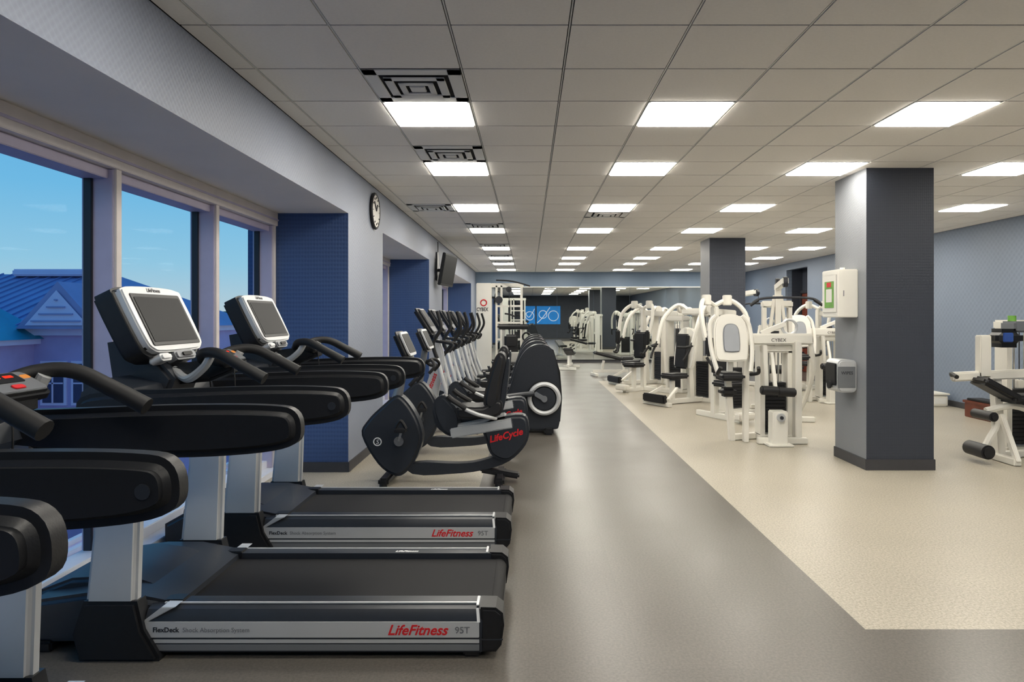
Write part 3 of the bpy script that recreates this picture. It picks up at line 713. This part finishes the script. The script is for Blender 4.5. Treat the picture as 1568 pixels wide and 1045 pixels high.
b = MB()
b.box(-.18, .18, -.14, .14, .02, 2.35, W, .015)
b.box(-.2, .2, -.3, .3, 0, .05, W, .01)
b.text('CYBEX', .12, M_ink, Matrix.Translation((-.17, -.142, 1.68)) @ MXZ @ Matrix.Scale(.75, 4, (1, 0, 0)), 0, .003)
b.ring((0, -.143, 1.88), (0, 1, 0), .07, .014, M_red, 24)
b.bar((.17, 0, 2.3), (.95, 0, 2.3), .07, .1, W); b.bar((.3, 0, 0), (.3, 0, 2.3), .05, .07, W); b.bar((.42, 0, 0), (.42, 0, 2.3), .05, .07, W); b.bar((.9, 0, 0), (.9, 0, 2.3), .06, .09, W)
for z in (.6, 1.0, 1.4, 1.8): b.bar((.3, 0, z), (.9, 0, z), .04, .05, W)
b.cyl((.36, -.08, 1.95), (.36, .02, 1.95), .09, M_ink, 24); b.cyl((.6, -.08, 2.2), (.6, .02, 2.2), .07, M_ink, 24)
b.tube([(.6, -.1, 2.2), (.62, -.1, 1.6)], .008, M_ink); b.tube([(.5, -.12, 1.62), (.62, -.12, 1.6), (.75, -.12, 1.55)], .02, M_rub, 4)
b.tube([(.3, -.05, 2.42), (.7, -.3, 2.38), (1.1, -.5, 2.26)], .018, M_rub, 4)
for k in range(16): b.box(.48, .82, -.08, .06, .1 + k * .05, .145 + k * .05, M_pad, .003)
b.done('cable_crossover_machine', (-1.08, 16.4, 0))
b = MB()
b.box(-.3, .3, -.06, .06, .38, .75, W, .02); b.text('CYBEX', .12, M_red, Matrix.Translation((-.22, -.062, .45)) @ MXZ, 0, .003)
b.bar((-.25, 0, 0), (-.25, 0, .4), .07, .08, W); b.bar((.25, 0, 0), (.25, 0, .4), .07, .08, W); b.box(-.3, -.2, -.3, .3, 0, .06, W, .01); b.box(.2, .3, -.3, .3, 0, .06, W, .01)
b.bar((-.22, .05, .7), (-.22, .05, 1.3), .07, .08, W); b.bar((.22, .05, .7), (.22, .05, 1.3), .07, .08, W)
pad(b, (0, 0, 1.32), .72, .16, .12); pad(b, (-.05, -.05, 1.0), .3, .12, .3); b.ring((.3, -.1, 1.1), (0, 1, 0), .09, .02, M_black, 20)
pad(b, (0, -.3, .5), .35, .4, .09)
b.done('abdominal_machine', (-.35, 15.3, 0))
b = MB()
for s in (-.6, .6):
    b.bar((s, -.2, 0), (s, .2, 1.0), .06, .08, W); b.bar((s, -.25, .04), (s, .25, .04), .06, .07, W)
for r, (yy, z) in enumerate(((-.12, .35), (.03, .65), (.16, .95))):
    b.bar((-.65, yy, z), (.65, yy, z), .18, .03, W)
    for k in range(6):
        x = -.5 + k * .2
        for s in (-1, 1): b.cyl((x, yy + s * .05, z + .07), (x, yy + s * .12, z + .07), .055, M_pad, 12, .008)
        b.cyl((x, yy - .06, z + .07), (x, yy + .06, z + .07), .014, M_chr, 8)
b.done('dumbbell_rack', (4.6, 21.9, 0))

# ------------------------------------------------------------------ exterior
M_rf = mat('metal_roof_blue', (140, 142, 186), .5, .1, ns=1, na=.1)
M_rt = mat('metal_roof_teal', (40, 150, 175), .5, .1, ns=1, na=.15)
M_bw = mat('siding_lilac', (176, 158, 200), .8, ns=2, na=.06)
M_gl2 = mat('house_window', (56, 64, 92), .2, ns=2, na=.1)
M_tr = mat('house_trim', (214, 204, 232), .7, ns=2, na=.03)
def gable(b, pts, faces, m):
    t = bmesh.new(); vs = [t.verts.new(p) for p in pts]
    for f in faces: t.faces.new([vs[i] for i in f])
    b.add(t, m)
def hip(b, x0, x1, y0, y1, z0, z1, m, rx0, rx1, ry, seam=.4):
    p = [(x0, y0, z0), (x1, y0, z0), (x1, y1, z0), (x0, y1, z0), (rx0, ry, z1), (rx1, ry, z1)]
    gable(b, p, [(0, 1, 5, 4), (1, 2, 5), (2, 3, 4, 5), (3, 0, 4), (3, 2, 1, 0)], m)
    n = int((x1 - x0) / seam)
    for k in range(1, n):
        x = x0 + (x1 - x0) * k / n
        f = 1.0
        if x < rx0: f = (x - x0) / (rx0 - x0)
        if x > rx1: f = (x1 - x) / (x1 - rx1)
        b.bar((x, y0, z0 + .02), (x, y0 + (ry - y0) * f, z0 + .02 + (z1 - z0) * f), .04, .05, m, 0)
b = MB()
b.box(-30, -12.4, 20, 30, -5, 1.1, M_bw); b.box(-30.2, -12.2, 19.8, 30.2, 1.0, 1.2, M_tr)
hip(b, -30.5, -12.0, 19.5, 30.5, 1.2, 3.1, M_rf, -26, -15.2, 25)
b.box(-18.5, -15.6, 24.4, 25.6, 3.0, 3.25, M_tr, .05)
hip(b, -19.6, -14.2, 17.2, 20.5, .9, 2.1, M_rt, -18, -16.0, 19.9)
b.box(-19.2, -14.5, 17.6, 20.2, -5, .9, M_bw); b.box(-19.4, -14.3, 17.4, 20.2, .75, .92, M_tr)
gable(b, [(-14.6, 19.4, 1.2), (-12.2, 19.4, 1.2), (-13.4, 19.4, 2.55), (-14.6, 24, 1.2), (-12.2, 24, 1.2), (-13.4, 24, 2.55)], [(0, 1, 2), (0, 2, 5, 3), (1, 4, 5, 2)], M_rf)
gable(b, [(-14.3, 19.35, 1.3), (-12.5, 19.35, 1.3), (-13.4, 19.35, 2.3)], [(0, 1, 2)], M_tr)
for k in range(4): b.box(-14.1 + k * .22, -12.7 - k * .22, 19.3, 19.36, 1.4 + k * .2, 1.44 + k * .2, M_rf)
for x, yw in ((-18.4, 17.6), (-16.9, 17.6), (-15.4, 17.6), (-13.9, 20), (-13.0, 20)):
    for z in (-.5, -3.0):
        b.box(x - .38, x + .38, yw - .06, yw, z - .55, z + .75, M_tr); b.box(x - .3, x + .3, yw - .08, yw - .05, z - .47, z + .67, M_gl2)
        b.box(x - .02, x + .02, yw - .1, yw - .07, z - .47, z + .67, M_tr); b.box(x - .3, x + .3, yw - .1, yw - .07, z + .08, z + .12, M_tr)
b.done('neighbouring_building')
b = MB(); b.box(-260, -3.2, -60, 300, -5.2, -5, mat('outdoor_ground', (120, 122, 150), .9, ns=.3, na=.2)); b.done('ground')
b = MB()
b.box(-3.9, -2.86, -3, 23, -.5, -.35, M_tr, .01)
for k in range(6): b.box(-3.85 + k * .16, -3.79 + k * .16, -3, 23, -.35, -.31, M_sill, .005)
b.done('exterior_ledge')
M_l = [mat('autumn_foliage_%d' % k, c, .9, ns=2, na=.35) for k, c in enumerate(((180, 118, 80), (150, 120, 80), (96, 100, 84), (205, 130, 80)))]
b = MB()
for k in range(190):
    yv = random.uniform(56, 100); xv = -yv * random.uniform(.32, .9); h = random.uniform(-2.0, 2.2) * .8 + (yv - 42) * .015
    r = random.uniform(1.2, 2.6)
    t = bmesh.new(); bmesh.ops.create_icosphere(t, subdivisions=2, radius=r)
    for v_ in t.verts: v_.co *= random.uniform(.75, 1.15)
    b.add(t, random.choice(M_l), Matrix.Translation((xv, yv, h - r)))
    b.cyl((xv, yv, -5), (xv, yv, h - r), .25, M_l[2], 6)
b.done('autumn_trees')
b = MB()
for k in range(6):
    yv = 38 + (k % 3) * 4; xv = -16.2 - k * 1.9 - (k % 2) * 2; w_ = 1.6
    if k > 3: yv = 46
    b.box(xv - w_, xv + w_, yv, yv + 3, -5, -1.2, M_bw); hip(b, xv - w_ - .3, xv + w_ + .3, yv - .3, yv + 3.3, -1.2, .3, M_l[0], xv - .8, xv + .8, yv + 1.5)
    for q in (-1, 1): b.box(xv + q - .3, xv + q + .3, yv - .04, yv, -3.2, -2.2, M_gl2)
b.done('distant_houses')

# ------------------------------------------------------------------ world
w = bpy.data.worlds.new('World'); sc.world = w; w.use_nodes = True
nt = w.node_tree; N = nt.nodes; L = nt.links; bg = N['Background']
tc = N.new('ShaderNodeTexCoord'); sp = N.new('ShaderNodeSeparateXYZ'); cr = N.new('ShaderNodeValToRGB')
L.new(tc.outputs['Generated'], sp.inputs[0]); L.new(sp.outputs['Z'], cr.inputs[0]); L.new(cr.outputs[0], bg.inputs[0])
e = cr.color_ramp.elements
e[0].position = 0; e[0].color = lin((186, 206, 214)); e[1].position = .6; e[1].color = lin((66, 142, 212))
k = e.new(.07); k.color = lin((146, 200, 226)); k = e.new(.16); k.color = lin((112, 186, 228)); k = e.new(.32); k.color = lin((82, 166, 224))
bg.inputs[1].default_value = 1.0

# ------------------------------------------------------------------ camera
cam = bpy.data.cameras.new('camera'); co = bpy.data.objects.new('camera', cam); sc.collection.objects.link(co)
co.location = (0, 0, 1.55); co.rotation_euler = (math.radians(90), 0, 0)
cam.lens = 24.0; cam.sensor_width = 36; cam.shift_x = -26 / 1568; cam.shift_y = -37.5 / 1568
cam.clip_start = .05; cam.clip_end = 600
sc.camera = co
sc.view_settings.view_transform = 'Standard'; sc.view_settings.look = 'None'
sc.view_settings.exposure = 0; sc.view_settings.gamma = 1.0
